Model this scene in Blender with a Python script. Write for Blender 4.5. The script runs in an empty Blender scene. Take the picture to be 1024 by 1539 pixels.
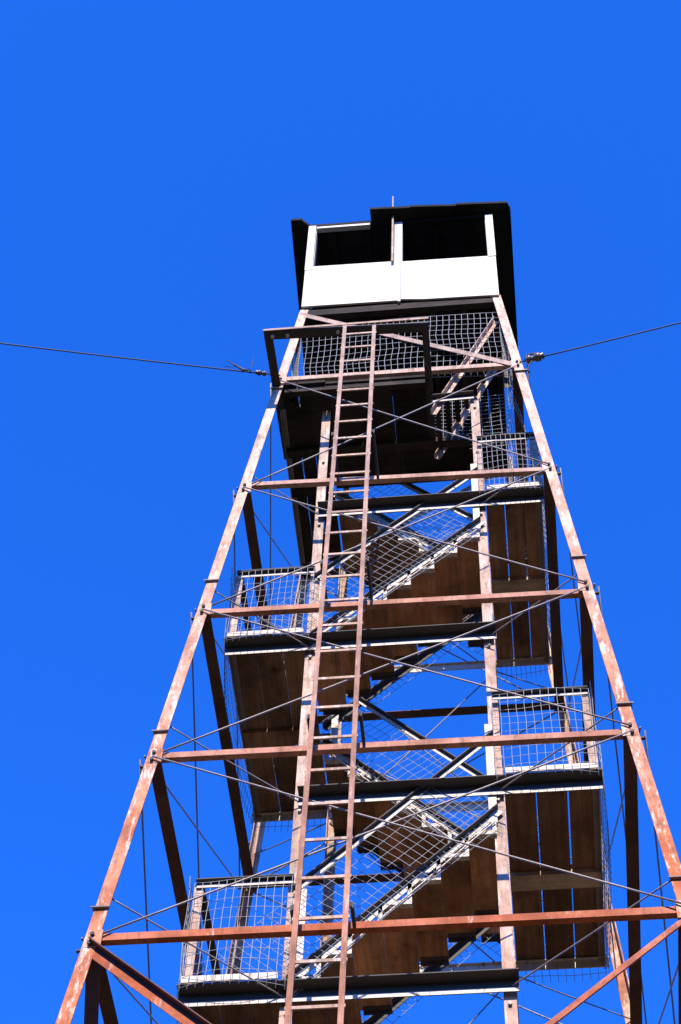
import bpy, math, random
from mathutils import Vector as V
random.seed(7)
R = math.radians
S = bpy.context.scene
COL = S.collection
Z0 = 20.55                      # height of the cabin floor above the ground; coordinates below are relative to that floor

# ------------------------------------------------------------------ camera
cam_d = bpy.data.cameras.new('camera'); cam = bpy.data.objects.new('camera', cam_d); COL.objects.link(cam)
yaw, pitch, roll = -0.14166, 0.99382, 0.05179
f = V((math.sin(yaw)*math.cos(pitch), math.cos(yaw)*math.cos(pitch), math.sin(pitch)))
r0 = V((math.cos(yaw), -math.sin(yaw), 0)); u0 = r0.cross(f)
r = r0*math.cos(roll) + u0*math.sin(roll); u = -r0*math.sin(roll) + u0*math.cos(roll)
from mathutils import Matrix
m = Matrix((r, u, -f)).transposed().to_4x4(); m.translation = V((0.830, -10.634, -18.954 + Z0))
cam.matrix_world = m
cam_d.sensor_fit = 'VERTICAL'; cam_d.sensor_height = 36; cam_d.sensor_width = 24
cam_d.lens = 2913.31/1539*36
cam_d.clip_start = 0.1; cam_d.clip_end = 5000
S.camera = cam

# ------------------------------------------------------------------ world, sun, exposure
SUN_EL, SUN_AZ = 40.0, 3.0      # azimuth off the tower's front, towards its right
w = bpy.data.worlds.new('World'); S.world = w; w.use_nodes = True
nt = w.node_tree; nt.nodes.clear()
out = nt.nodes.new('ShaderNodeOutputWorld'); bg = nt.nodes.new('ShaderNodeBackground')
sky = nt.nodes.new('ShaderNodeTexSky'); sky.sky_type = 'NISHITA'; sky.sun_disc = False
sky.sun_elevation = R(SUN_EL); sky.sun_rotation = R(180 - SUN_AZ); sky.altitude = 1200
sky.air_density = 1.0; sky.dust_density = 0.2; sky.ozone_density = 3.0
tint = nt.nodes.new('ShaderNodeMix'); tint.data_type = 'RGBA'; tint.blend_type = 'MULTIPLY'; tint.inputs[0].default_value = 1.0
tint.inputs[7].default_value = (.14, .77, 2.12, 1)        # the deep polarised blue of the clear mountain sky
nt.links.new(sky.outputs[0], tint.inputs[6]); nt.links.new(tint.outputs[2], bg.inputs[0])
bg.inputs[1].default_value = 0.15
nt.links.new(bg.outputs[0], out.inputs[0])
sd = bpy.data.lights.new('sun', 'SUN'); sd.energy = 5.0; sd.angle = R(0.5); sd.color = (1.0, 0.91, 0.78)
sun = bpy.data.objects.new('sun', sd); COL.objects.link(sun)
to_sun = V((math.sin(R(SUN_AZ))*math.cos(R(SUN_EL)), -math.cos(R(SUN_AZ))*math.cos(R(SUN_EL)), math.sin(R(SUN_EL))))
sun.rotation_euler = to_sun.to_track_quat('Z', 'Y').to_euler(); sun.location = to_sun*60
S.view_settings.view_transform = 'Standard'; S.view_settings.look = 'None'
S.view_settings.exposure = 0.58; S.view_settings.gamma = 1.0
S.render.engine = 'CYCLES'

# ------------------------------------------------------------------ materials
def nodes(name):
    mt = bpy.data.materials.new(name); mt.use_nodes = True
    t = mt.node_tree; return mt, t, t.nodes['Principled BSDF']
def N(t, kind, **kw):
    n = t.nodes.new(kind)
    for k, v in kw.items():
        if k in n.inputs: n.inputs[k].default_value = v
        else: setattr(n, k, v)
    return n
def noise(t, scale, detail=6, rough=.6, vec=None):
    n = N(t, 'ShaderNodeTexNoise'); n.inputs['Scale'].default_value = scale
    n.inputs['Detail'].default_value = detail; n.inputs['Roughness'].default_value = rough
    if vec: t.links.new(vec, n.inputs['Vector'])
    return n.outputs['Fac']
def ramp(t, fac, stops):
    n = t.nodes.new('ShaderNodeValToRGB'); e = n.color_ramp.elements
    while len(e) > 1: e.remove(e[-1])
    for i, (p, c) in enumerate(stops):
        k = e[0] if i == 0 else e.new(p)
        k.position = p; k.color = (*c, 1) if len(c) == 3 else c
    t.links.new(fac, n.inputs[0]); return n.outputs[0]
def mix(t, fac, a, b, blend='MIX'):
    n = t.nodes.new('ShaderNodeMix'); n.data_type = 'RGBA'; n.blend_type = blend
    for s, v in ((n.inputs[0], fac), (n.inputs[6], a), (n.inputs[7], b)):
        if isinstance(v, (int, float)): s.default_value = v
        elif isinstance(v, tuple): s.default_value = (*v, 1)
        else: t.links.new(v, s)
    return n.outputs[2]
def bump(t, b, h, dist=.01, strength=.5):
    n = t.nodes.new('ShaderNodeBump'); n.inputs['Distance'].default_value = dist; n.inputs['Strength'].default_value = strength
    t.links.new(h, n.inputs['Height']); t.links.new(n.outputs[0], b.inputs['Normal'])
def coords(t, scale=(1, 1, 1)):
    tc = t.nodes.new('ShaderNodeTexCoord'); mp = t.nodes.new('ShaderNodeMapping'); mp.inputs['Scale'].default_value = scale
    t.links.new(tc.outputs['Object'], mp.inputs[0]); return tc.outputs['Object'], mp.outputs[0]
def height_fac(t, lo, hi):
    tc = t.nodes.new('ShaderNodeTexCoord'); sx = t.nodes.new('ShaderNodeSeparateXYZ'); t.links.new(tc.outputs['Object'], sx.inputs[0])
    mr = t.nodes.new('ShaderNodeMapRange'); mr.inputs['From Min'].default_value = lo + Z0; mr.inputs['From Max'].default_value = hi + Z0
    t.links.new(sx.outputs['Z'], mr.inputs['Value']); return mr.outputs[0]

def rusty(name, low, high, chip, chip_lo=.56, chip_hi=.72, dark=.5, lo=-11., hi=-1.):
    """old red lead paint: more of it left low on the tower, bleached and chipped to bare zinc higher up"""
    mt, t, b = nodes(name)
    o, st = coords(t, (1, 1, .22))
    h = height_fac(t, lo, hi)
    oi = t.nodes.new('ShaderNodeObjectInfo'); hr_ = t.nodes.new('ShaderNodeMath'); hr_.operation = 'MULTIPLY_ADD'; hr_.use_clamp = True
    t.links.new(oi.outputs['Random'], hr_.inputs[0]); hr_.inputs[1].default_value = .3
    pt = t.nodes.new('ShaderNodeMath'); pt.operation = 'MULTIPLY_ADD'; t.links.new(noise(t, 1.6, 5, .65, o), pt.inputs[0]); pt.inputs[1].default_value = .9; t.links.new(h, pt.inputs[2])
    p2 = t.nodes.new('ShaderNodeMath'); p2.operation = 'ADD'; p2.inputs[1].default_value = -.58; t.links.new(pt.outputs[0], p2.inputs[0]); t.links.new(p2.outputs[0], hr_.inputs[2])
    base = mix(t, hr_.outputs[0], low, high)
    blot = ramp(t, noise(t, 3.2, 6, .7, o), [(.38, (.62, .62, .62)), (.62, (1.12, 1.1, 1.08))])
    base = mix(t, 1.0, base, blot, 'MULTIPLY')
    chips = ramp(t, noise(t, 16, 8, .75, st), [(chip_lo, (0, 0, 0)), (chip_hi, (1, 1, 1))])
    base = mix(t, chips, base, chip)
    streak = ramp(t, noise(t, 30, 5, .6, st), [(.52, (0, 0, 0)), (.75, (.75, .75, .75))])
    base = mix(t, streak, base, (.13, .055, .03))
    t.links.new(base, b.inputs['Base Color'])
    b.inputs['Roughness'].default_value = .72; b.inputs['Metallic'].default_value = 0.0
    b.inputs['Specular IOR Level'].default_value = .3
    bump(t, b, noise(t, 45, 6, .7, o), .004, .6)
    return mt
def metal(name, c1, c2, rust=(.16, .075, .04), amt=.6, rough=.5, met=.15):
    mt, t, b = nodes(name); o, st = coords(t, (1, 1, .35))
    base = mix(t, noise(t, 7, 6, .65, o), c1, c2)
    rf = ramp(t, noise(t, 22, 7, .72, st), [(amt, (0, 0, 0)), (amt+.14, (.9, .9, .9))])
    base = mix(t, rf, base, rust)
    t.links.new(base, b.inputs['Base Color']); b.inputs['Roughness'].default_value = rough; b.inputs['Metallic'].default_value = met
    bump(t, b, noise(t, 60, 5, .6, o), .003, .4)
    return mt
def wood(name, c1, c2, c3, axis=(9, .6, 9), rough=.85):
    mt, t, b = nodes(name); o, st = coords(t, axis)
    oi = t.nodes.new('ShaderNodeNewGeometry')
    g = ramp(t, noise(t, 2.5, 8, .7, st), [(.3, c1), (.55, c2), (.78, c3)])
    rnd = ramp(t, oi.outputs['Random Per Island'], [(0, (.55, .5, .48)), (.5, (.95, .95, .95)), (1, (1.3, 1.2, 1.1))])
    g = mix(t, 1.0, g, rnd, 'MULTIPLY')
    ob = t.nodes.new('ShaderNodeObjectInfo')
    g = mix(t, 1.0, g, ramp(t, ob.outputs['Random'], [(0, (.62, .58, .55)), (.5, (1, .97, .94)), (1, (1.35, 1.28, 1.2))]), 'MULTIPLY')
    stn = ramp(t, noise(t, 1.7, 6, .7, o), [(.40, (.55, .53, .52)), (.62, (1.1, 1.08, 1.05))])
    g = mix(t, 1.0, g, stn, 'MULTIPLY')
    kn = ramp(t, noise(t, 5, 2, .5, o), [(.70, (1, 1, 1)), (.78, (.35, .3, .28))])
    g = mix(t, 1.0, g, kn, 'MULTIPLY')
    t.links.new(g, b.inputs['Base Color']); b.inputs['Roughness'].default_value = rough
    b.inputs['Specular IOR Level'].default_value = .15
    bump(t, b, noise(t, 4, 8, .7, st), .006, .5)
    return mt

M_LEG = rusty('red lead paint on legs', (.52, .125, .028), (.66, .45, .32), (.74, .62, .48), .51, .63, lo=-10.5, hi=-2.5)
M_GIRT = rusty('red lead paint on girts', (.43, .092, .022), (.56, .37, .27), (.62, .48, .37), .60, .74, lo=-10.5, hi=-1.5)
M_SIDE = rusty('shade-darkened paint on side bars', (.13, .05, .035), (.12, .06, .05), (.2, .14, .11), .62, .76)  # darkened for faces turned from the sun: shade put into the colour
M_POST = rusty('bleached paint on posts', (.54, .33, .22), (.54, .37, .27), (.64, .57, .49), .50, .66)
M_LADDER = rusty('brown paint on ladder', (.42, .17, .09), (.44, .31, .24), (.58, .49, .42), .58, .74)
M_ROD = metal('weathered steel rod', (.20, .16, .14), (.33, .28, .25), amt=.55)
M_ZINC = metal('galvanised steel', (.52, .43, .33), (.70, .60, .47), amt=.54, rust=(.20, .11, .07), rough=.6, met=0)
M_BEAM = metal('shade-darkened beam steel', (.035, .031, .028), (.075, .064, .055), amt=.55, rust=(.07, .036, .022), rough=.7, met=0)  # near-black puts the shade of ledges and undersides into the colour
M_MESH = metal('galvanised wire', (.23, .24, .245), (.36, .37, .37), amt=.62, rough=.5, met=0)
M_DARK = metal('dark iron', (.035, .03, .028), (.06, .05, .045), amt=.6, rust=(.10, .05, .03), rough=.7)
M_CABLE = metal('black cable', (.02, .02, .022), (.04, .04, .04), amt=.8, rough=.6, met=0)
M_WOOD = wood('weathered plank', (.19, .115, .07), (.33, .20, .12), (.45, .29, .18))
M_WOODX = wood('pale board', (.38, .29, .20), (.52, .41, .29), (.62, .50, .37), (.6, 9, 9))
M_TREAD = wood('tread plank', (.26, .145, .075), (.44, .25, .13), (.56, .34, .19))
M_ROOF = wood('tarred boards', (.012, .0115, .012), (.020, .0195, .02), (.032, .031, .03), (.5, 6, 6))
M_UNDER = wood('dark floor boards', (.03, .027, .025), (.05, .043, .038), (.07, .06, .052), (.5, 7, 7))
def paint():
    mt, t, b = nodes('white weathered paint'); o, st = coords(t, (1.0, 1, 7))
    c = mix(t, noise(t, 2.5, 5, .6, o), (.64, .58, .50), (.54, .485, .415))
    st1 = ramp(t, noise(t, 2.2, 8, .8, st), [(.62, (0, 0, 0)), (.80, (.7, .7, .7))])
    c = mix(t, st1, c, (.52, .42, .32))
    sp = ramp(t, noise(t, 9, 5, .7, o), [(.70, (0, 0, 0)), (.80, (1, 1, 1))])
    c = mix(t, sp, c, (.42, .30, .20))
    sx = t.nodes.new('ShaderNodeSeparateXYZ'); t.links.new(o, sx.inputs[0])
    fr_ = t.nodes.new('ShaderNodeMath'); fr_.operation = 'MULTIPLY'; fr_.inputs[1].default_value = 7.2; t.links.new(sx.outputs['Z'], fr_.inputs[0])
    fm = t.nodes.new('ShaderNodeMath'); fm.operation = 'FRACT'; t.links.new(fr_.outputs[0], fm.inputs[0])
    gap = ramp(t, fm.outputs[0], [(0, (.45, .42, .40)), (.045, (1, 1, 1))])
    wear = mix(t, ramp(t, noise(t, 3, 4, .6, o), [(.42, (0, 0, 0)), (.6, (1, 1, 1))]), (1., 1., 1.), gap)
    c = mix(t, 1.0, c, wear, 'MULTIPLY')
    t.links.new(c, b.inputs['Base Color']); b.inputs['Roughness'].default_value = .6
    bump(t, b, noise(t, 6, 6, .6, st), .004, .4)
    return mt
M_WHITE = paint()
def porcelain():
    mt, t, b = nodes('brown porcelain'); o, st = coords(t)
    t.links.new(mix(t, noise(t, 20, 3, .5, o), (.10, .075, .06), (.17, .14, .12)), b.inputs['Base Color']); b.inputs['Roughness'].default_value = .3
    return mt
M_PORC = porcelain()
def groundmat():
    mt, t, b = nodes('dry grass and stony soil'); o, st = coords(t)
    c = ramp(t, noise(t, .35, 8, .7, o), [(.35, (.19, .16, .085)), (.55, (.28, .22, .13)), (.75, (.36, .28, .19))])
    c = mix(t, ramp(t, noise(t, 9, 6, .7, o), [(.35, (0, 0, 0)), (.7, (1, 1, 1))]), c, (.24, .19, .11))
    ln = t.nodes.new('ShaderNodeVectorMath'); ln.operation = 'LENGTH'
    fl = t.nodes.new('ShaderNodeVectorMath'); fl.operation = 'MULTIPLY'; fl.inputs[1].default_value = (1, 1, 0)
    t.links.new(o, fl.inputs[0]); t.links.new(fl.outputs[0], ln.inputs[0])
    ad = t.nodes.new('ShaderNodeMath'); ad.operation = 'MULTIPLY_ADD'; t.links.new(noise(t, .3, 4, .6, o), ad.inputs[0]); ad.inputs[1].default_value = 6; t.links.new(ln.outputs['Value'], ad.inputs[2])
    mr = t.nodes.new('ShaderNodeMapRange'); mr.inputs['From Min'].default_value = 8; mr.inputs['From Max'].default_value = 13; t.links.new(ad.outputs[0], mr.inputs['Value'])
    c = mix(t, mr.outputs[0], c, mix(t, noise(t, 1.5, 6, .7, o), (.018, .022, .010), (.04, .042, .02)))
    t.links.new(c, b.inputs['Base Color']); b.inputs['Roughness'].default_value = .95
    bump(t, b, noise(t, 14, 8, .75, o), .05, .8)
    return mt
M_GROUND = groundmat()
def woods():
    mt, t, b = nodes('conifer green'); o, st = coords(t)
    c = mix(t, noise(t, 1.2, 6, .7, o), (.022, .038, .014), (.06, .075, .028))
    t.links.new(c, b.inputs['Base Color']); b.inputs['Roughness'].default_value = .9; b.inputs['Specular IOR Level'].default_value = .2
    return mt
M_WOODS = woods()

# ------------------------------------------------------------------ mesh helpers
class MB:
    def __init__(s): s.v = []; s.f = []
    def prism(s, p0, p1, a, b, poly, poly1=None):
        p0, p1 = V(p0), V(p1); a, b = V(a), V(b); n = len(poly); k = len(s.v)
        for p, pl in ((p0, poly), (p1, poly1 or poly)):
            for (x, y) in pl: s.v.append(p + a*x + b*y)
        area = sum(poly[i][0]*poly[(i+1) % n][1] - poly[(i+1) % n][0]*poly[i][1] for i in range(n))
        flip = (a.cross(b).dot(p1-p0) > 0) == (area > 0)
        fs = [[k+i, k+(i+1) % n, k+n+(i+1) % n, k+n+i] for i in range(n)] + [[k+i for i in range(n)][::-1], [k+n+i for i in range(n)]]
        s.f += fs if flip else [q[::-1] for q in fs]
        return s
    def frame(s, p0, p1, hint):
        d = (V(p1)-V(p0)).normalized(); a = V(hint) - d*V(hint).dot(d); a.normalize(); return a, d.cross(a)
    def angle(s, p0, p1, a, b, wa, wb, t=.009):
        """L section: corner line p0-p1, one flange along a, the other along b"""
        d = (V(p1)-V(p0)).normalized()
        a = (V(a)-d*V(a).dot(d)).normalized(); b = V(b)-d*V(b).dot(d); b = (b-a*b.dot(a)).normalized()
        return s.prism(p0, p1, a, b, [(0, 0), (wa, 0), (wa, t), (t, t), (t, wb), (0, wb)])
    def bar(s, p0, p1, hint, wa, wb):
        a, b = s.frame(p0, p1, hint); x, y = wa/2, wb/2
        return s.prism(p0, p1, a, b, [(-x, -y), (x, -y), (x, y), (-x, y)])
    def box(s, x0, x1, y0, y1, z0, z1):
        return s.prism((x0, y0, z0), (x0, y0, z1), (1, 0, 0), (0, 1, 0), [(0, 0), (x1-x0, 0), (x1-x0, y1-y0), (0, y1-y0)])
    def tube(s, pts, rad, n=6, rads=None):
        pts = [V(p) for p in pts]; k0 = len(s.v)
        d = (pts[-1]-pts[0]).normalized(); h = V((0, 0, 1)) if abs(d.z) < .9 else V((1, 0, 0))
        for i, p in enumerate(pts):
            t = (pts[min(i+1, len(pts)-1)] - pts[max(i-1, 0)]).normalized()
            a = (h - t*h.dot(t)).normalized(); b = t.cross(a); q = rads[i] if rads else rad
            for j in range(n):
                an = 2*math.pi*j/n; s.v.append(p + a*math.cos(an)*q + b*math.sin(an)*q)
        for i in range(len(pts)-1):
            for j in range(n):
                j2 = (j+1) % n; s.f.append([k0+i*n+j, k0+i*n+j2, k0+(i+1)*n+j2, k0+(i+1)*n+j])
        s.f.append([k0+j for j in range(n)][::-1]); s.f.append([k0+(len(pts)-1)*n+j for j in range(n)])
        return s
    def bolt(s, p, nrm, rad=.016, ln=.022):
        return s.tube([V(p), V(p)+V(nrm).normalized()*ln], rad, 6)
    def build(s, name, mat, parent=None, smooth=False, label=None):
        me = bpy.data.meshes.new(name); me.from_pydata([(v[0], v[1], v[2]+Z0) for v in s.v], [], s.f); me.materials.append(mat)
        if smooth: me.polygons.foreach_set('use_smooth', [True]*len(me.polygons))
        me.update(); o = bpy.data.objects.new(name, me); COL.objects.link(o); o.parent = parent
        if label: o['label'] = label
        return o
def wires(mb, O, U, W, nu, nv, normal, bulge=0.0, rad=.0023, jit=.004, overhang=0.0):
    """welded wire netting on the patch O + U*s + W*t; it bellies out along normal and is a little out of true"""
    O, U, W, nrm = V(O), V(U), V(W), V(normal).normalized()
    ph = [random.uniform(0, 6.28) for _ in range(4)]; bulge *= random.uniform(.5, 1.5); jit *= random.uniform(1.2, 2.4)
    def P(s, t):
        b = bulge*math.sin(math.pi*min(max(s, 0), 1))*(.35+.65*(1-t)) if bulge else 0
        q = jit*(math.sin(5*s+ph[0]+3*t)+math.sin(9*t+ph[1]+4*s))
        return O + U*(s + .6*q*math.sin(7*t+ph[2])) + W*(t + .8*q*math.sin(6*s+ph[3])) + nrm*(b+q)
    for i in range(nu+1):
        s = i/nu; mb.tube([P(s, -overhang + (1+overhang)*k/6) for k in range(7)], rad, 5)
    for j in range(nv+1):
        t = -overhang*.6 + (1+overhang*.6)*j/nv; mb.tube([P(k/8, t) for k in range(9)], rad, 5)

# ------------------------------------------------------------------ ground
g = MB(); rngs = [0, 3, 6, 12, 25, 60, 150, 500, 2500]; n = 48
g.v.append(V((0, 0, -Z0)))
for q in rngs[1:]:
    for k in range(n):
        an = 2*math.pi*k/n; h = random.uniform(-.05, .05)*min(q/6, 3) if q > 3 else 0
        g.v.append(V((q*math.cos(an), q*math.sin(an), -Z0+h)))
for k in range(n): g.f.append([0, 1+k, 1+(k+1) % n])
for i in range(len(rngs)-2):
    for k in range(n):
        a = 1+i*n+k; b2 = 1+i*n+(k+1) % n; g.f.append([a, a+n, b2+n, b2])
# unseen hill ring and wood round the clearing, added to block low sky light
hb = MB(); n = 96
for q, hq in ((420, 0.0), (900, 1.0), (1700, .75), (2600, 0)):
    for k in range(n):
        an = 2*math.pi*k/n
        h = (150 + 45*math.sin(3*an+1) + 30*math.sin(7*an+2) + 14*math.sin(17*an))*hq
        hb.v.append(V((q*math.cos(an), q*math.sin(an), -Z0 - 1 + h)))
for i in range(3):
    for k in range(n):
        a = i*n+k; b2 = i*n+(k+1) % n; hb.f.append([a, a+n, b2+n, b2])
ho = hb.build('sky_blocking_hills', M_WOODS, smooth=True); ho['kind'] = 'structure'
fb = MB(); rt = random.Random(3)
for k in range(420):
    an = rt.uniform(0, 2*math.pi); back = .5+.5*math.sin(an)          # deeper clearing on the sunny side
    q = (25 - 9*back) + rt.random()**1.4*60; h = rt.uniform(9, 15)*(1 if back > .25 else .75); w0 = h*rt.uniform(.15, .22)
    x, y = q*math.cos(an), q*math.sin(an); b0 = len(fb.v); tw_ = rt.uniform(0, 6)
    fb.tube([(x, y, -Z0-.2), (x+rt.uniform(-.2, .2), y, -Z0+h*.95)], .14, 5, [.16, .03])
    for L in range(7):                                                  # whorls of drooping boughs
        z = -Z0 + h*(.14+.12*L); rr = w0*(1-.125*L)
        for j in range(9):
            a2 = tw_ + L*.6 + 2*math.pi*j/9; r2 = rr*rt.uniform(.75, 1.15); kk = len(fb.v)
            fb.v += [V((x, y, z+h*.13)), V((x+r2*math.cos(a2-.42), y+r2*math.sin(a2-.42), z-.1*rr)), V((x+1.12*r2*math.cos(a2), y+1.12*r2*math.sin(a2), z-.35*rr)), V((x+r2*math.cos(a2+.42), y+r2*math.sin(a2+.42), z-.1*rr))]
            fb.f += [[kk, kk+1, kk+2], [kk, kk+2, kk+3]]
fo = fb.build('sky_blocking_forest', M_WOODS); fo['kind'] = 'stuff'  # out-of-view trees added to cut the low sky fill
go = g.build('ground', M_GROUND); go['kind'] = 'structure'

# ------------------------------------------------------------------ the fire tower
tower = bpy.data.objects.new('fire_tower', None); COL.objects.link(tower); tower.empty_display_size = 2
tower['label'] = 'rusty steel lattice lookout tower with zigzag stairs and a white cabin on top'
tower['category'] = 'lookout tower'
T = tower
TAPER = .077
def hw(z): return 1.067 - TAPER*z
def corner(sx, sy, z): return V((sx*(1.097-.082*z), sy*hw(z), z))
NODES = [-1.82, -4.09, -6.18, -8.19, -10.14, -12.0, -14.9, -17.8, -20.5]
GROUND = -20.55

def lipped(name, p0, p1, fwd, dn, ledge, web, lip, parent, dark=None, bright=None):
    """dark L bar, ledge along fwd and web along dn, shade put into its colour, plus a strip painting the sunlit foot of the web"""
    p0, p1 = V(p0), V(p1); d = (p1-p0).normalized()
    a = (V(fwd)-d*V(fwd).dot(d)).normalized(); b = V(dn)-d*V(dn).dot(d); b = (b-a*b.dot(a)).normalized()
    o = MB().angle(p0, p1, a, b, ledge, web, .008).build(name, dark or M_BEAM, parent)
    MB().prism(p0+d*.004, p1-d*.004, a, b, [(.0085, web-lip), (.012, web-lip), (.012, web+.003), (.0085, web+.003)]).build('shading_strip', bright or M_ZINC, parent if parent is not T else o)  # strip added to paint the lit lower edge of the web
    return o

# legs: equal angles, heel outwards, one flange in each face
for sy in (-1, 1):
    for sx in (-1, 1):
        mb = MB(); mb.angle(corner(sx, sy, GROUND), corner(sx, sy, .03), (-sx, 0, 0), (0, -sy, 0), .092, .092, .010)
        leg = mb.build('leg', M_LEG, T)
        for zc in (-2.0, -5.73, -7.88, -9.84, -13.6, -16.4):      # splice collars with through bolts
            co = MB(); c = corner(sx, sy, zc); q = .0045
            co.box(min(c.x+sx*.014, c.x-sx*.098), max(c.x+sx*.014, c.x-sx*.098), min(c.y+sy*.014, c.y+sy*.002), max(c.y+sy*.014, c.y+sy*.002), zc-q, zc+q)
            co.box(min(c.x+sx*.014, c.x+sx*.002), max(c.x+sx*.014, c.x+sx*.002), min(c.y+sy*.002, c.y-sy*.098), max(c.y+sy*.002, c.y-sy*.098), zc-q, zc+q)
            co.tube([c+V((sx*.024, sy*.02, 0)), c+V((-sx*.105, sy*.02, 0))], .006, 5)
            co.build('splice_collar', M_ROD, leg)
        for i, z in enumerate(NODES[:-1]):
            gp = MB(); c = corner(sx, sy, z)
            gp.box(min(c.x-sx*.012, c.x-sx*.115), max(c.x-sx*.012, c.x-sx*.115), min(c.y+sy*.001, c.y+sy*.008), max(c.y+sy*.001, c.y+sy*.008), z-.07, z+.08)
            gpo = gp.build('gusset_plate', M_LEG, leg)
            for dz in (-.045, .04):
                c = corner(sx, sy, z+dz); MB().bolt(c+V((-sx*.048, sy*.004, 0)), (0, sy, 0), .015, .024).build('bolt', M_DARK, leg)
            c = corner(sx, sy, z-.05); MB().bolt(c+V((0, -sy*.048, 0)), (sx, 0, 0), .014, .045).build('bolt', M_DARK, leg)

# girts: outer flange standing, lower flange turned in
ZL = [.10, .12, .01, .05, .05, 0, 0, 0, 0]     # the level of the left and right ends differs by a few centimetres
ZR = [.07, .02, -.04, .01, .035, 0, 0, 0, 0]
for i, z in enumerate(NODES[:-1]):
    wv = .058 if i else .07
    for (ax, s) in (('x', -1), ('x', 1), ('y', -1), ('y', 1)):
        if ax == 'x':      # face looking along y
            zz = (z+ZL[i], z+ZR[i]) if s < 0 else (z, z)
            p0, p1 = corner(-1, s, zz[0]), corner(1, s, zz[1]); inn = (0, -s, 0)
        else:
            p0, p1 = corner(s, -1, z), corner(s, 1, z); inn = (-s, 0, 0)
        d = (p1-p0).normalized(); off = V(inn)*.014
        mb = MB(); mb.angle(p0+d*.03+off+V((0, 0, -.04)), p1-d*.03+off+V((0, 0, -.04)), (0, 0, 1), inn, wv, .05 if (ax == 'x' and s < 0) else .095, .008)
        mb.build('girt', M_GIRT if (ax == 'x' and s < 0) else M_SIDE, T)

# rods crossing each panel of each face
def rod(p0, p1, rad=.0074, sag=.006, mat=None):
    p0, p1 = V(p0), V(p1); pts = [p0.lerp(p1, k/8) + V((0, 0, -sag*math.sin(math.pi*k/8))) for k in range(9)]
    return MB().tube(pts, rad, 6).build('brace_rod', mat or M_ROD, T, True)
for i in range(len(NODES)-2):
    za, zb = NODES[i]-.02, NODES[i+1]+.02
    for s in (-1, 1):
        if i != 4:
            for e in (-1, 1):
                o1 = V((0, s*(.004 if e < 0 else .026), 0))
                a, b = corner(-e, s, za), corner(e, s, zb)
                rod(a+V((e*.05, 0, 0))+o1, b+V((-e*.05, 0, 0))+o1)
        if i == 4:
            continue
        for e in (-1, 1):
            o1 = V((s*(.02 if e < 0 else .045), 0, 0))
            a, b = corner(s, -e, za), corner(s, e, zb); rod(a+o1, b+o1)
# heavier angle braces below the fifth girt, meeting in the middle of the next one
for s in (-1, 1):
    mid = V((0, s*(hw(-12.0)-.02), -11.97))
    for e in (-1, 1):
        p = corner(e, s, -10.16) + V((-e*.05, -s*.012, 0))
        if s < 0 and e > 0: MB().angle(p, mid, (0, -.45, -1), (0, 1, 0), .07, .012).build('brace_bar', M_GIRT, T)
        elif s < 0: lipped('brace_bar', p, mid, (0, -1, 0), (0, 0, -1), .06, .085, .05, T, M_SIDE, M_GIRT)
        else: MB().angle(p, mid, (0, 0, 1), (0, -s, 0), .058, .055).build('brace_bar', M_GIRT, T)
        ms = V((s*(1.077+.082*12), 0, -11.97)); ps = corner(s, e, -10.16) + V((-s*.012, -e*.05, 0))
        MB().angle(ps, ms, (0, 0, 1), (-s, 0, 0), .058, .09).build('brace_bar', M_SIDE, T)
# slender braces in the panel below the cabin
def flat(p0, p1, mat=M_LEG, wd=.06): return MB().angle(p0, p1, (0, 0, -1), (0, 1, 0), wd, .05, .008).build('brace_bar', mat, T)
flat(corner(-1, -1, -.06)+V((.03, -.004, 0)), corner(1, -1, -1.78)+V((-.06, -.004, 0)), M_LADDER, .07)
flat(corner(-1, 1, -1.78)+V((.05, -.02, 0)), corner(1, 1, -.06)+V((-.03, -.02, 0)))

# ------------------------------------------------------------------ the stair shaft
SX = (-.745, .742); SY = .95
posts = {}
for sy in (-1, 1):
    for k, x in enumerate(SX):
        sx = -1 if k == 0 else 1
        mb = MB(); xo = x + sx*.045
        mb.angle((xo, sy*(SY-.02), GROUND), (xo, sy*(SY-.02), -1.99), (-sx, 0, 0), (0, -sy, 0), .085, .085, .009)
        po = mb.build('shaft_post', M_POST, T)
        for z in (-2.15, -3.0, -4.1, -6.1, -8.0, -10.0):
            MB().bolt((x, sy*(SY-.018), z), (0, sy, 0), .015, .02).build('bolt', M_ROD, po)

LAND = [(-1, -1.93, -1.22), (1, -3.90, 1.30), (-1, -5.93, -1.44), (1, -7.86, 1.50), (-1, -9.81, -1.45), (1, -11.8, 1.62), (-1, -13.8, -1.62)]

def beam(z, x0, x1, s):
    """landing beam in the front (s=-1) or rear (s=1) of the shaft: ledge forward, web hanging behind"""
    if s > 0: return MB().angle((x0, SY-.03, z), (x1, SY-.03, z), (0, 0, -1), (0, -1, 0), .09, .03, .009).build('landing_beam', M_ZINC, T)
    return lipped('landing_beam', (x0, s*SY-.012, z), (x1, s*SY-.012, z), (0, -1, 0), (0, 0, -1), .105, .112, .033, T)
for (side, z, xo) in LAND[1:]:
    inner = SX[0]+.02 if side > 0 else SX[1]+.04
    for s in (-1, 1):
        x0, x1 = sorted((inner, xo))
        beam(z, x0-.03, x1+.03, s)
    # ties from the leg collars to the shaft posts
    if z < -3:
        for sx in (-1, 1):
            for sy in (-1, 1):
                zl = z+.02 if z > -3.95 and False else z + (.12 if sx < 0 else .02)
                c = corner(sx, sy, zl)
                rod(c+V((-sx*.04, -sy*.02, 0)), (SX[0] if sx < 0 else SX[1], sy*(SY+.01), z-.07), .006)

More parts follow.
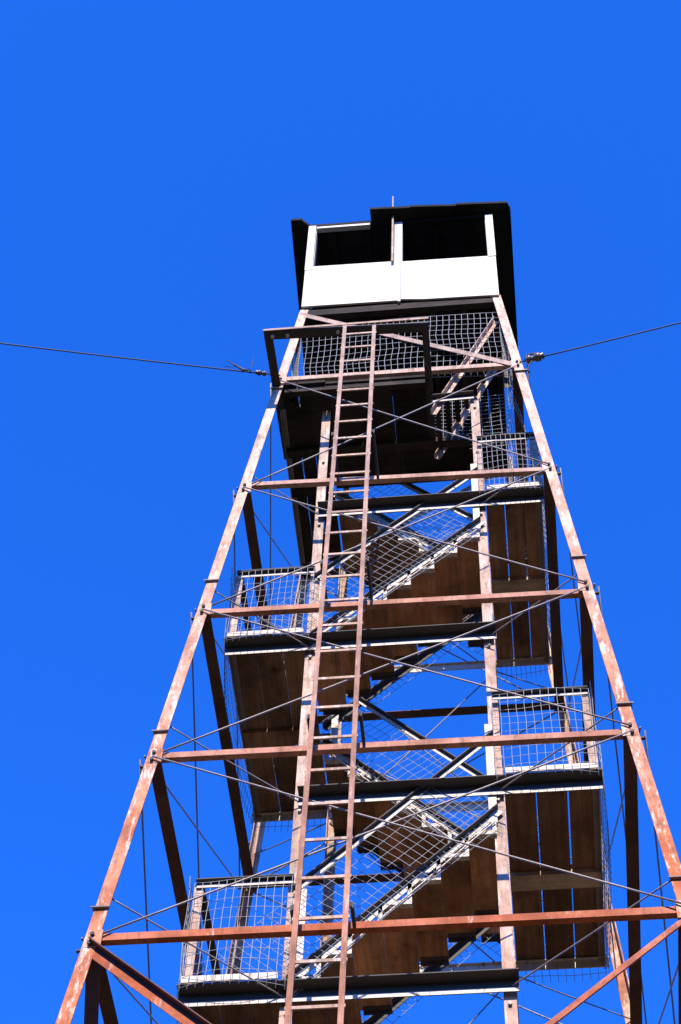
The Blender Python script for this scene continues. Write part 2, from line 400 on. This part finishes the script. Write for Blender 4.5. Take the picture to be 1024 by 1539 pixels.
for (_, za, _), (_, zb, _) in zip(LAND, LAND[1:]):       # rods crossing the rear of the shaft between landings
    for e in (-1, 1):
        y = SY+.012+.012*e; a, b = (SX[0], y, za-.12), (SX[1], y, zb-.1)
        if e > 0: a, b = (SX[1], y, za-.12), (SX[0], y, zb-.1)
        MB().tube([a, b], .0065, 6).build('tie_rod', M_ROD, T, True)

def landing(side, z, xo, top=False):
    xi = SX[0]-.03 if side < 0 else SX[1]+.05
    x0, x1 = sorted((xi, xo)); pl = MB(); k = 3; wd = (x1-x0)/k
    yb = 1.0
    for hv, (ya, yc) in enumerate(((-SY+.012, .02), (-.02, yb-.04))):
        for j in range(k):
            gp = .003 + (random.uniform(.001, .009) if j else 0)
            dz = .006*hv
            pl.box(x0+j*wd+gp, x0+(j+1)*wd-.002, ya, yc-.0 if hv else yc-.045, z+.012+dz+random.uniform(0, .004), z+.052+dz)
    deck = pl.build('landing', M_UNDER if top else M_WOOD, T)  # top deck darker: shade under the cabin put into its colour
    cb = MB()
    cb.box(x0-.0, x1, -.06, .10, z-.035, z+.009); 
    cb.build('cross_board', M_UNDER if top else M_WOODX if side > 0 else M_WOOD, deck)
    je = MB()      # edge angle along the outer end, dark below
    je.angle((xo, -SY+.0, z+.008), (xo, SY, z+.008), (0, 0, -1), (-side, 0, 0), .09, .05)
    je.build('edge_angle', M_ROD, deck)
    if top: return deck
    # toe plate, corner posts and top rails
    tp = MB()
    xe = xo - side*.04
    tp.box(min(xi+side*.02, xo), max(xi+side*.02, xo), -SY-.130, -SY-.119, z+.002, z+.058)
    tp.build('toe_plate', M_ZINC, deck)
    rz = z+1.06
    xq = SX[0] if side < 0 else SX[1]
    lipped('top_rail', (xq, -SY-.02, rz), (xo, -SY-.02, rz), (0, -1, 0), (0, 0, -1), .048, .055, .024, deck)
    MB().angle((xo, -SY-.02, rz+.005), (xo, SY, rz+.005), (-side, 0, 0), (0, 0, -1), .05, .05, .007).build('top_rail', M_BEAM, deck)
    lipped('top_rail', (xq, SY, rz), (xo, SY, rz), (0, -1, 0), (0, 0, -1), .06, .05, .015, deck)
    for yy in (-SY-.015, SY-.05):
        ps = MB(); ps.angle((xo+side*.012, yy, z-.06), (xo+side*.012, yy, rz-.01), (-side, 0, 0), (0, 1, 0), .065, .05, .008)
        ps.build('corner_post', M_POST, deck)
    xin = SX[0] if side < 0 else SX[1]
    oh = .10
    def net(*a, **k): me = MB(); wires(me, *a, **k); me.build('wire_netting', M_MESH, deck, True)
    net((xin, -SY-.135, z), (xo-xin, 0, 0), (0, .05, 1.0), 12, 10, (0, -1, 0), .04, overhang=oh)
    net((xo+side*.022, -SY-.13, z-.02), (0, 2*SY+.13, 0), (0, 0, 1.06), 32, 10, (side, 0, 0), .07, overhang=oh)
    net((xin, SY+.012, z), (xo-xin, 0, 0), (0, 0, 1.06), 12, 10, (0, 1, 0), .05, overhang=.16)
    return deck
for i, (side, z, xo) in enumerate(LAND): landing(side, z, xo, i == 0)

# ------------------------------------------------------------------ stair flights
def flight(zlow, front):
    e = 1 if front else -1                       # climbs towards +x in front, -x behind
    xs, xt = (-.75*e, .73*e)
    slope = 1.08
    z0 = zlow + (.10 if front else .22)
    def sz(x): return z0 + slope*(x-xs)*e
    ya, yb = (-SY+.005, .05) if front else (.02, SY-.03)
    d = V((e, 0, slope)).normalized(); up = V((-e*slope, 0, 1)).normalized()
    fl = bpy.data.objects.new('stair_flight', None); COL.objects.link(fl); fl.parent = T; fl.empty_display_size = .3
    for y in (ya, yb):
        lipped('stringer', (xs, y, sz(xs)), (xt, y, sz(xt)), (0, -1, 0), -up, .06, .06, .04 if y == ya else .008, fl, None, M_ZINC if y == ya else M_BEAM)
    n = 7; run = .207
    for i in range(n):
        x = xs + e*(.02 + i*run); zt = sz(x); xb = x + e*run
        br = MB()
        for y in (ya,):
            br.box(*sorted((xb-e*.03, xb)), y-.012, y-.004, zt, sz(xb)-.01)
            br.box(*sorted((x, xb)), y-.014, y-.002, zt-.035, zt)
            br.box(*sorted((x, xb)), y-.002, y+.05, zt-.012, zt-.004)
        tr = MB(); tr.box(*sorted((x-e*.035, xb)), ya+.012, yb-(.17 if front else .055), zt-.004, zt+.036)
        to = tr.build('tread', M_TREAD, fl)
        yq = yb-(.165 if front else .05)
        MB().angle((x, yq, zt-.006), (xb, yq, zt-.006), (0, -1, 0), (0, 0, -1), .05, .04, .006).build('tread_bracket', M_BEAM, fl)
        br.build('tread_bracket', M_ZINC, fl)
    hr = MB(); H = .86
    y_r = ya-.01
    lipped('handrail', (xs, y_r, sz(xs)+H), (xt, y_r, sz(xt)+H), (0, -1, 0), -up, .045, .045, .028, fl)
    nw = MB(); nw.angle((xt-e*.06, y_r-.004, sz(xt)-.15), (xt-e*.06, y_r-.004, sz(xt)+H+.12), (1, 0, 0), (0, 1, 0), .06, .05, .008)
    nw.build('newel_post', M_ZINC, fl)
    nw = MB(); nw.angle((xs+e*.05, y_r-.004, sz(xs)-.05), (xs+e*.05, y_r-.004, sz(xs)+H), (1, 0, 0), (0, 1, 0), .05, .05, .008)
    nw.build('newel_post', M_ZINC, fl)
    MB().tube([(xs, ya-.03, sz(xs)-.20), (xt-e*.02, ya-.03, sz(xt)-.16)], .007, 6).build('edge_wire', M_ZINC, fl)
    # netting follows the pitch of the flight
    me = MB(); L = (V((xt, 0, sz(xt)))-V((xs, 0, sz(xs)))).length
    hgt = H/ (1/math.sqrt(1+slope*slope))*1.0
    def net(y, nrm, drop, height):
        me = MB(); wires(me, (xs, y, sz(xs)-drop), (xt-xs, 0, sz(xt)-sz(xs)), up*height, int(L/.065), int(height/.10), nrm, .02, overhang=.06)
        me.build('wire_netting', M_MESH, fl, True)
    net(ya-.03, (0, -1, 0), .20, .66)
    net(yb+.012, (0, 1, 0), .16, .20 if front else .5)
    return fl
for i in range(1, len(LAND)):
    side, z, xo = LAND[i]
    flight(z, side < 0)

# ------------------------------------------------------------------ upper platform below the cabin
up = MB()
for (x0, x1, y0, y1) in ((-1.235, -1.03, -1.22, -.46), (-1.015, -.74, -1.22, -.46), (-.735, -.42, -1.2, -.46), (-.415, -.08, -1.2, -.46), (-.075, .275, -1.2, -.46),
                         (-.74, -.40, -.44, .0), (-.395, -.03, -.44, .0), (-.025, .33, -.44, .0), (.335, .66, -.44, .0)):
    up.box(x0, x1, y0, y1, -1.915, -1.875)
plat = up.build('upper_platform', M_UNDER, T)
jb = MB()
jb.box(-1.2, .66, -.49, -.40, -2.0, -1.918); jb.box(-1.15, .30, -1.18, -1.12, -2.0, -1.918); jb.box(-.74, .66, -.06, .0, -2.0, -1.918)
jb.build('joist', M_UNDER, plat)
# outrigger frame standing out beyond the front girt; the ladder is hung from it
fr = MB(); FZ = -1.93
fr.angle((-1.285, -1.845, FZ), (.345, -1.81, FZ-.02), (0, 1, 0), (0, 0, 1), .095, .035, .009)
fr.angle((-1.285, -1.75, FZ+.002), (-1.25, -.35, FZ+.002), (1, 0, 0), (0, 0, 1), .085, .05, .009)
fr.angle((.345, -1.715, FZ-.018), (.325, -.45, FZ-.018), (-1, 0, 0), (0, 0, 1), .07, .05, .009)
ofr = fr.build('outrigger_frame', M_DARK, T)
cp = MB(); cp.box(-1.29, .35, -1.856, -1.847, FZ-.003, FZ+.03)
cp.build('face_strip', M_LADDER, ofr)
for x in (-1.2, -1.05, -.55): MB().bolt((x, -1.79, FZ-.002), (0, 0, -1), .02, .03).build('bolt', M_ZINC, ofr)
# guard netting round the platform
def gnet(*a, **k): me = MB(); wires(me, *a, **k); me.build('wire_netting', M_MESH, plat, True)
gnet((-1.12, -1.08, -1.80), (2.24, 0, 0), (0, 0, 1.38), 34, 12, (0, -1, 0), .05, rad=.0030, jit=.006)
gnet((1.08, -1.06, -2.15), (-.02, 1.5, 0), (0, 0, 1.65), 22, 15, (1, 0, 0), .17, rad=.0026, jit=.008)
gnet((-1.13, -1.06, -1.80), (0, 2.0, 0), (0, 0, 1.25), 26, 11, (-1, 0, 0), .05, rad=.0026, jit=.006)
gnet((.30, -.30, -1.86), (.80, 0, 0), (0, 0, 1.05), 8, 14, (0, 1, 0), .02, rad=.0030, jit=.005)
gp = MB()
for (x, y) in ((-1.10, -1.05), (1.10, -1.05), (-1.10, 1.02), (1.10, 1.02)):
    gp = MB(); gp.angle((x, y, -2.0), (x, y, -.09), (1 if x < 0 else -1, 0, 0), (0, 1 if y < 0 else -1, 0), .045, .045, .007)
    gp.build('guard_post', M_DARK, plat)
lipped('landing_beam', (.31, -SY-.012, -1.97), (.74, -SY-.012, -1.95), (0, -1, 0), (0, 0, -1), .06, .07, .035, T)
# steep steps up to the cabin hatch
hs_ = MB()
for y in (-.92, -.40):
    hs_.angle((.30, y, -2.2), (1.0, y, -.30), (0, -1, 0), (.9, 0, -.35), .06, .06, .008)
hst = hs_.build('hatch_steps', M_LEG, T)
for i in range(7):
    q = (i+.6)/7.3; x = .31+.69*q; z = -2.2+1.9*q
    MB().box(x-.02, x+.03, -.89, -.43, z-.03, z).build('tread', M_UNDER, hst)

# ------------------------------------------------------------------ the front ladder
LT = [V((-.475, -1.84, -1.95)), V((-.185, -1.84, -1.98))]
LBm = [V((-.552, -2.05, -11.13)), V((-.238, -2.05, -11.08))]
ext = 1.6
lad = MB(); rails = []
for k in (0, 1):
    a, b = LT[k], LBm[k]; b2 = a + (b-a)*ext; b2.z = max(b2.z, GROUND)
    b2 = a + (b-a)*((GROUND-a.z)/(b.z-a.z)); rails.append((a, b2))
    lad.bar(a, b2, (1, 0, 0), .036, .022)
ladder = lad.build('front_ladder', M_LADDER, T)
RZ = []
zz = -2.12
top_gap, bot_gap = .285, .375
while zz > GROUND+.3:
    RZ.append(zz); fq = min(max((-2.1-zz)/8.5, 0), 1); zz -= top_gap+(bot_gap-top_gap)*fq
def on_rail(k, z): a, b = rails[k]; return a + (b-a)*((z-a.z)/(b.z-a.z))
for z in RZ:
    a, b = on_rail(0, z), on_rail(1, z-.0)
    MB().bar(a+V((-.024, 0, 0)), b+V((.024, 0, 0)), (0, 0, 1), .024, .012).build('rung', M_POST, ladder)
for z in NODES[1:7]:
    for k in (0, 1):
        p = on_rail(k, z+.02); sx = -1 if k == 0 else 1
        q = V((p.x+sx*.034, -hw(z)-.0, z+.02)); p2 = V((p.x+sx*.034, p.y+.01, z+.02))
        if q.y - p2.y > .03:
            MB().bar(p2, q, (0, 0, 1), .05, .022).build('standoff_arm', M_DARK, ladder)
            MB().bar(p2+V((0, -.004, 0)), V((p.x, p.y+.016, z+.02)), (0, 0, 1), .04, .008).build('standoff_arm', M_DARK, ladder)

# ------------------------------------------------------------------ the cabin
A = 1.067
cb = MB()
for k in range(12):
    x0 = -A+.0+k*(2*A/12); cb.box(x0+.003, x0+2*A/12-.003, -A+.01, A-.01, .0, .035)
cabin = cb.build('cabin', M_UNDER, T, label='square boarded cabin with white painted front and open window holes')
fj = MB()
fj.box(-A, A, -A, -A+.07, -.13, -.004); fj.box(-A, A, A-.07, A, -.13, -.004)
for k in range(7):
    x = -A+.03+k*(2*A-.06)/6; fj.box(x-.03, x+.03, -A+.075, A-.075, -.12, -.003)
fj.build('floor_joist', M_UNDER, cabin)
PZ = .975
def panel(name, x0, x1, y0, y1, z0, z1): return MB().box(x0, x1, y0, y1, z0, z1).build(name, M_WHITE, cabin)
# front boarding in two sheets
pb = MB(); pb.prism((-A-.012, -A-.03, 0), (-A-.012, -A-.008, 0), (1, 0, 0), (0, 0, 1), [(0, .045), (A-.005, .02), (A-.005, 1.0), (0, 1.03)])
pb.build('wall_panel', M_WHITE, cabin)
pb = MB(); pb.prism((.012, -A-.028, 0), (.012, -A-.008, 0), (1, 0, 0), (0, 0, 1), [(0, .05), (.25, .01), (A, -.02), (A, .955), (0, .985)])
pb.build('wall_panel', M_WHITE, cabin)
cs = MB(); cs.box(-.025, .008, -A-.036, -A-.008, -.01, .99); cs.build('cover_strip', M_WHITE, cabin)
panel('wall_panel', -A, A, A, A+.02, -.05, PZ)
panel('wall_panel', -A-.008, -A+.012, -A+.0, A-.002, -.05, PZ+.03)
panel('wall_panel', A-.012, A+.008, -A+.0, A-.002, -.05, PZ)
for (x, y) in ((-1, -1), (1, -1), (-1, 1), (1, 1)):
    top = 2.12 if x < 0 else 2.06
    c = MB(); c.box(min(x*A-x*.004, x*(A-.075)), max(x*A-x*.004, x*(A-.075)), min(y*(A-.007), y*(A-.1)), max(y*(A-.007), y*(A-.1)), .04, top)
    c.build('corner_post', M_WHITE, cabin)
    c = MB(); c.box(min(x*(A+.016), x*(A-.07)), max(x*(A+.016), x*(A-.07)), min(y*(A+.036), y*(A-.006)), max(y*(A+.036), y*(A-.006)), .94, top)
    c.build('corner_trim', M_WHITE, cabin)
mp = MB(); mp.box(-.065, .025, -A-.025, -A+.06, .99, 2.06); mp.build('mullion', M_WHITE, cabin)
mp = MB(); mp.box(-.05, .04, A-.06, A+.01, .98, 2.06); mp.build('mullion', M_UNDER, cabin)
for (y, xa, xb, mm) in ((-A-.02, -A+.075, -.36, M_WHITE), (-A-.018, -.358, A-.075, M_ROOF), (A-.06, -A+.08, A-.08, M_UNDER)):  # right front length dark: eave shadow put into its colour
    hd = MB(); q = lambda x: -.012*(x+A)/A
    hd.prism((0, y, 0), (0, y+.06, 0), (1, 0, 0), (0, 0, 1), [(xa, 2.075+q(xa)), (xb, 2.075+q(xb)), (xb, 2.12+q(xb)), (xa, 2.12+q(xa))]); hd.build('header', mm, cabin)
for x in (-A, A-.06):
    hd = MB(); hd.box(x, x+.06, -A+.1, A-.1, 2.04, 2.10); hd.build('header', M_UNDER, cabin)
# roof: low hip with a boxed eave, the front left length of the eave gone
E_ = 1.27
rf = MB(); ez = 2.125
def slab(poly, z0, z1): rf.prism((0, 0, z0), (0, 0, z1), (1, 0, 0), (0, 1, 0), poly)
slab([(-1.29, -1.19), (-1.17, -1.19), (-1.07, -1.095), (-.345, -1.085), (-.345, -1.255), (.12, -1.236), (.14, -1.246), (.66, -1.214), (.68, -1.228), (1.262, -1.20), (1.30, -1.12), (1.29, 1.28), (-1.36, 1.28)], ez, ez+.05)
k = len(rf.v)
for p in [(-1.27, -1.09, ez+.05), (1.25, -1.09, ez+.05), (1.25, 1.25, ez+.05), (-1.27, 1.25, ez+.05), (0, 0, 2.75)]: rf.v.append(V(p))
rf.f += [[k, k+1, k+4], [k+1, k+2, k+4], [k+2, k+3, k+4], [k+3, k, k+4]]
roof = rf.build('roof', M_ROOF, cabin)
fa = MB()
fa.box(1.285, 1.30, -1.12, 1.28, ez-.03, ez+.08)
fa.build('fascia', M_ROOF, roof)
rfr = MB()
for x in (-.8, -.4, 0, .4, .8): rfr.box(x-.022, x+.022, -1.0, 1.0, ez-.09, ez-.003)
rfr.build('rafter', M_ROOF, roof)
lr = MB(); lr.tube([(-.083, -1.13, .93), (-.083, -1.135, 1.8), (-.085, -1.15, 2.68)], .012, 6, [.016, .014, .008])
lr.build('lightning_rod', M_POST, cabin)

# ------------------------------------------------------------------ overhead cables tied to the upper girt
def cable(name, label, pts, rad):
    mb = MB(); q = [V(p) for p in pts]; mb.tube(q, rad, 6)
    o = mb.build(name, M_CABLE, None, True); o['label'] = label; o['category'] = 'cable'; o['group'] = 'overhead cables tied to the tower'
    return o
def sagline(a, b, n, sag):
    a, b = V(a), V(b); return [a.lerp(b, k/n) + V((0, 0, -sag*4*(k/n)*(1-k/n))) for k in range(n+1)]
aL, bL = V((-1.20, -1.23, -1.73)), V((-13.0, -5.06, -3.19))
cl = cable('overhead_cable', 'black cable leaving the tower to the left, with frayed twisted wire beside its insulator', sagline(aL, bL, 24, .25), .0072)
aR, bR = V((1.22, -1.22, -1.80)), V((13.0, -3.6, -1.2))
cr = cable('overhead_cable', 'black cable leaving the tower to the right from a hooked clamp and insulator', sagline(aR, bR, 24, .22), .0072)
def insul(cx, parent, d, sc=1.0):
    c = V(cx); d = V(d).normalized(); mb = MB(); L = .085*sc
    pr = [(-1, .4), (-.8, .9), (-.5, 1), (-.35, .6), (-.1, .6), (.05, 1), (.5, 1), (.65, .6), (.85, .85), (1, .3)]
    mb.tube([c+d*L*p for p, _ in pr], 1, 10, [q*.042*sc for _, q in pr]); o = mb.build('insulator', M_PORC, parent, True); return o
dl = (bL-aL).normalized(); dr = (bR-aR).normalized()
insul(aL+dl*.20+V((0, 0, -.01)), cl, dl, .7)
tw = MB(); c = aL+dl*.34+V((0, 0, -.01))
tw.tube([c+dl*.06*math.cos(k)*.3+V((0, .018*math.cos(k*1.7), .018*math.sin(k*1.7)))+dl*(-.05+.12*k/10) for k in range(11)], .008, 5)
tw.tube([c, c+V((-.06, 0, .05)), c+V((-.12, 0, .13)), c+V((-.17, 0, .18)), c+V((-.23, 0, .27))], .008, 5, [.016, .014, .010, .007, .004])
tw.tube([c+V((-.10, 0, .12)), c+V((-.17, .02, .15)), c+V((-.25, .02, .17))], .004, 4)
tw.tube([c+V((.0, 0, .02)), c+V((.04, 0, .10)), c+V((.045, 0, .24)), c+V((.05, 0, .32))], .004, 4)
tw.build('twisted_wire', M_CABLE, cl, True)
insul(aR+dr*.16+V((0, 0, .0)), cr, dr, 1.15)
hk = MB(); c = aR+dr*.10
hk.tube([c+V((-.04, 0, .0)), c+V((-.02, 0, .10)), c+V((.06, 0, .12)), c+V((.10, 0, .05))], .010, 6)
hk.tube([c+V((.03, 0, -.02)), c+V((.0, .0, -.10)), c+V((-.03, 0, -.20)), c+V((-.01, 0, -.26))], .009, 6)
hk.build('hook_clamp', M_DARK, cr, True)
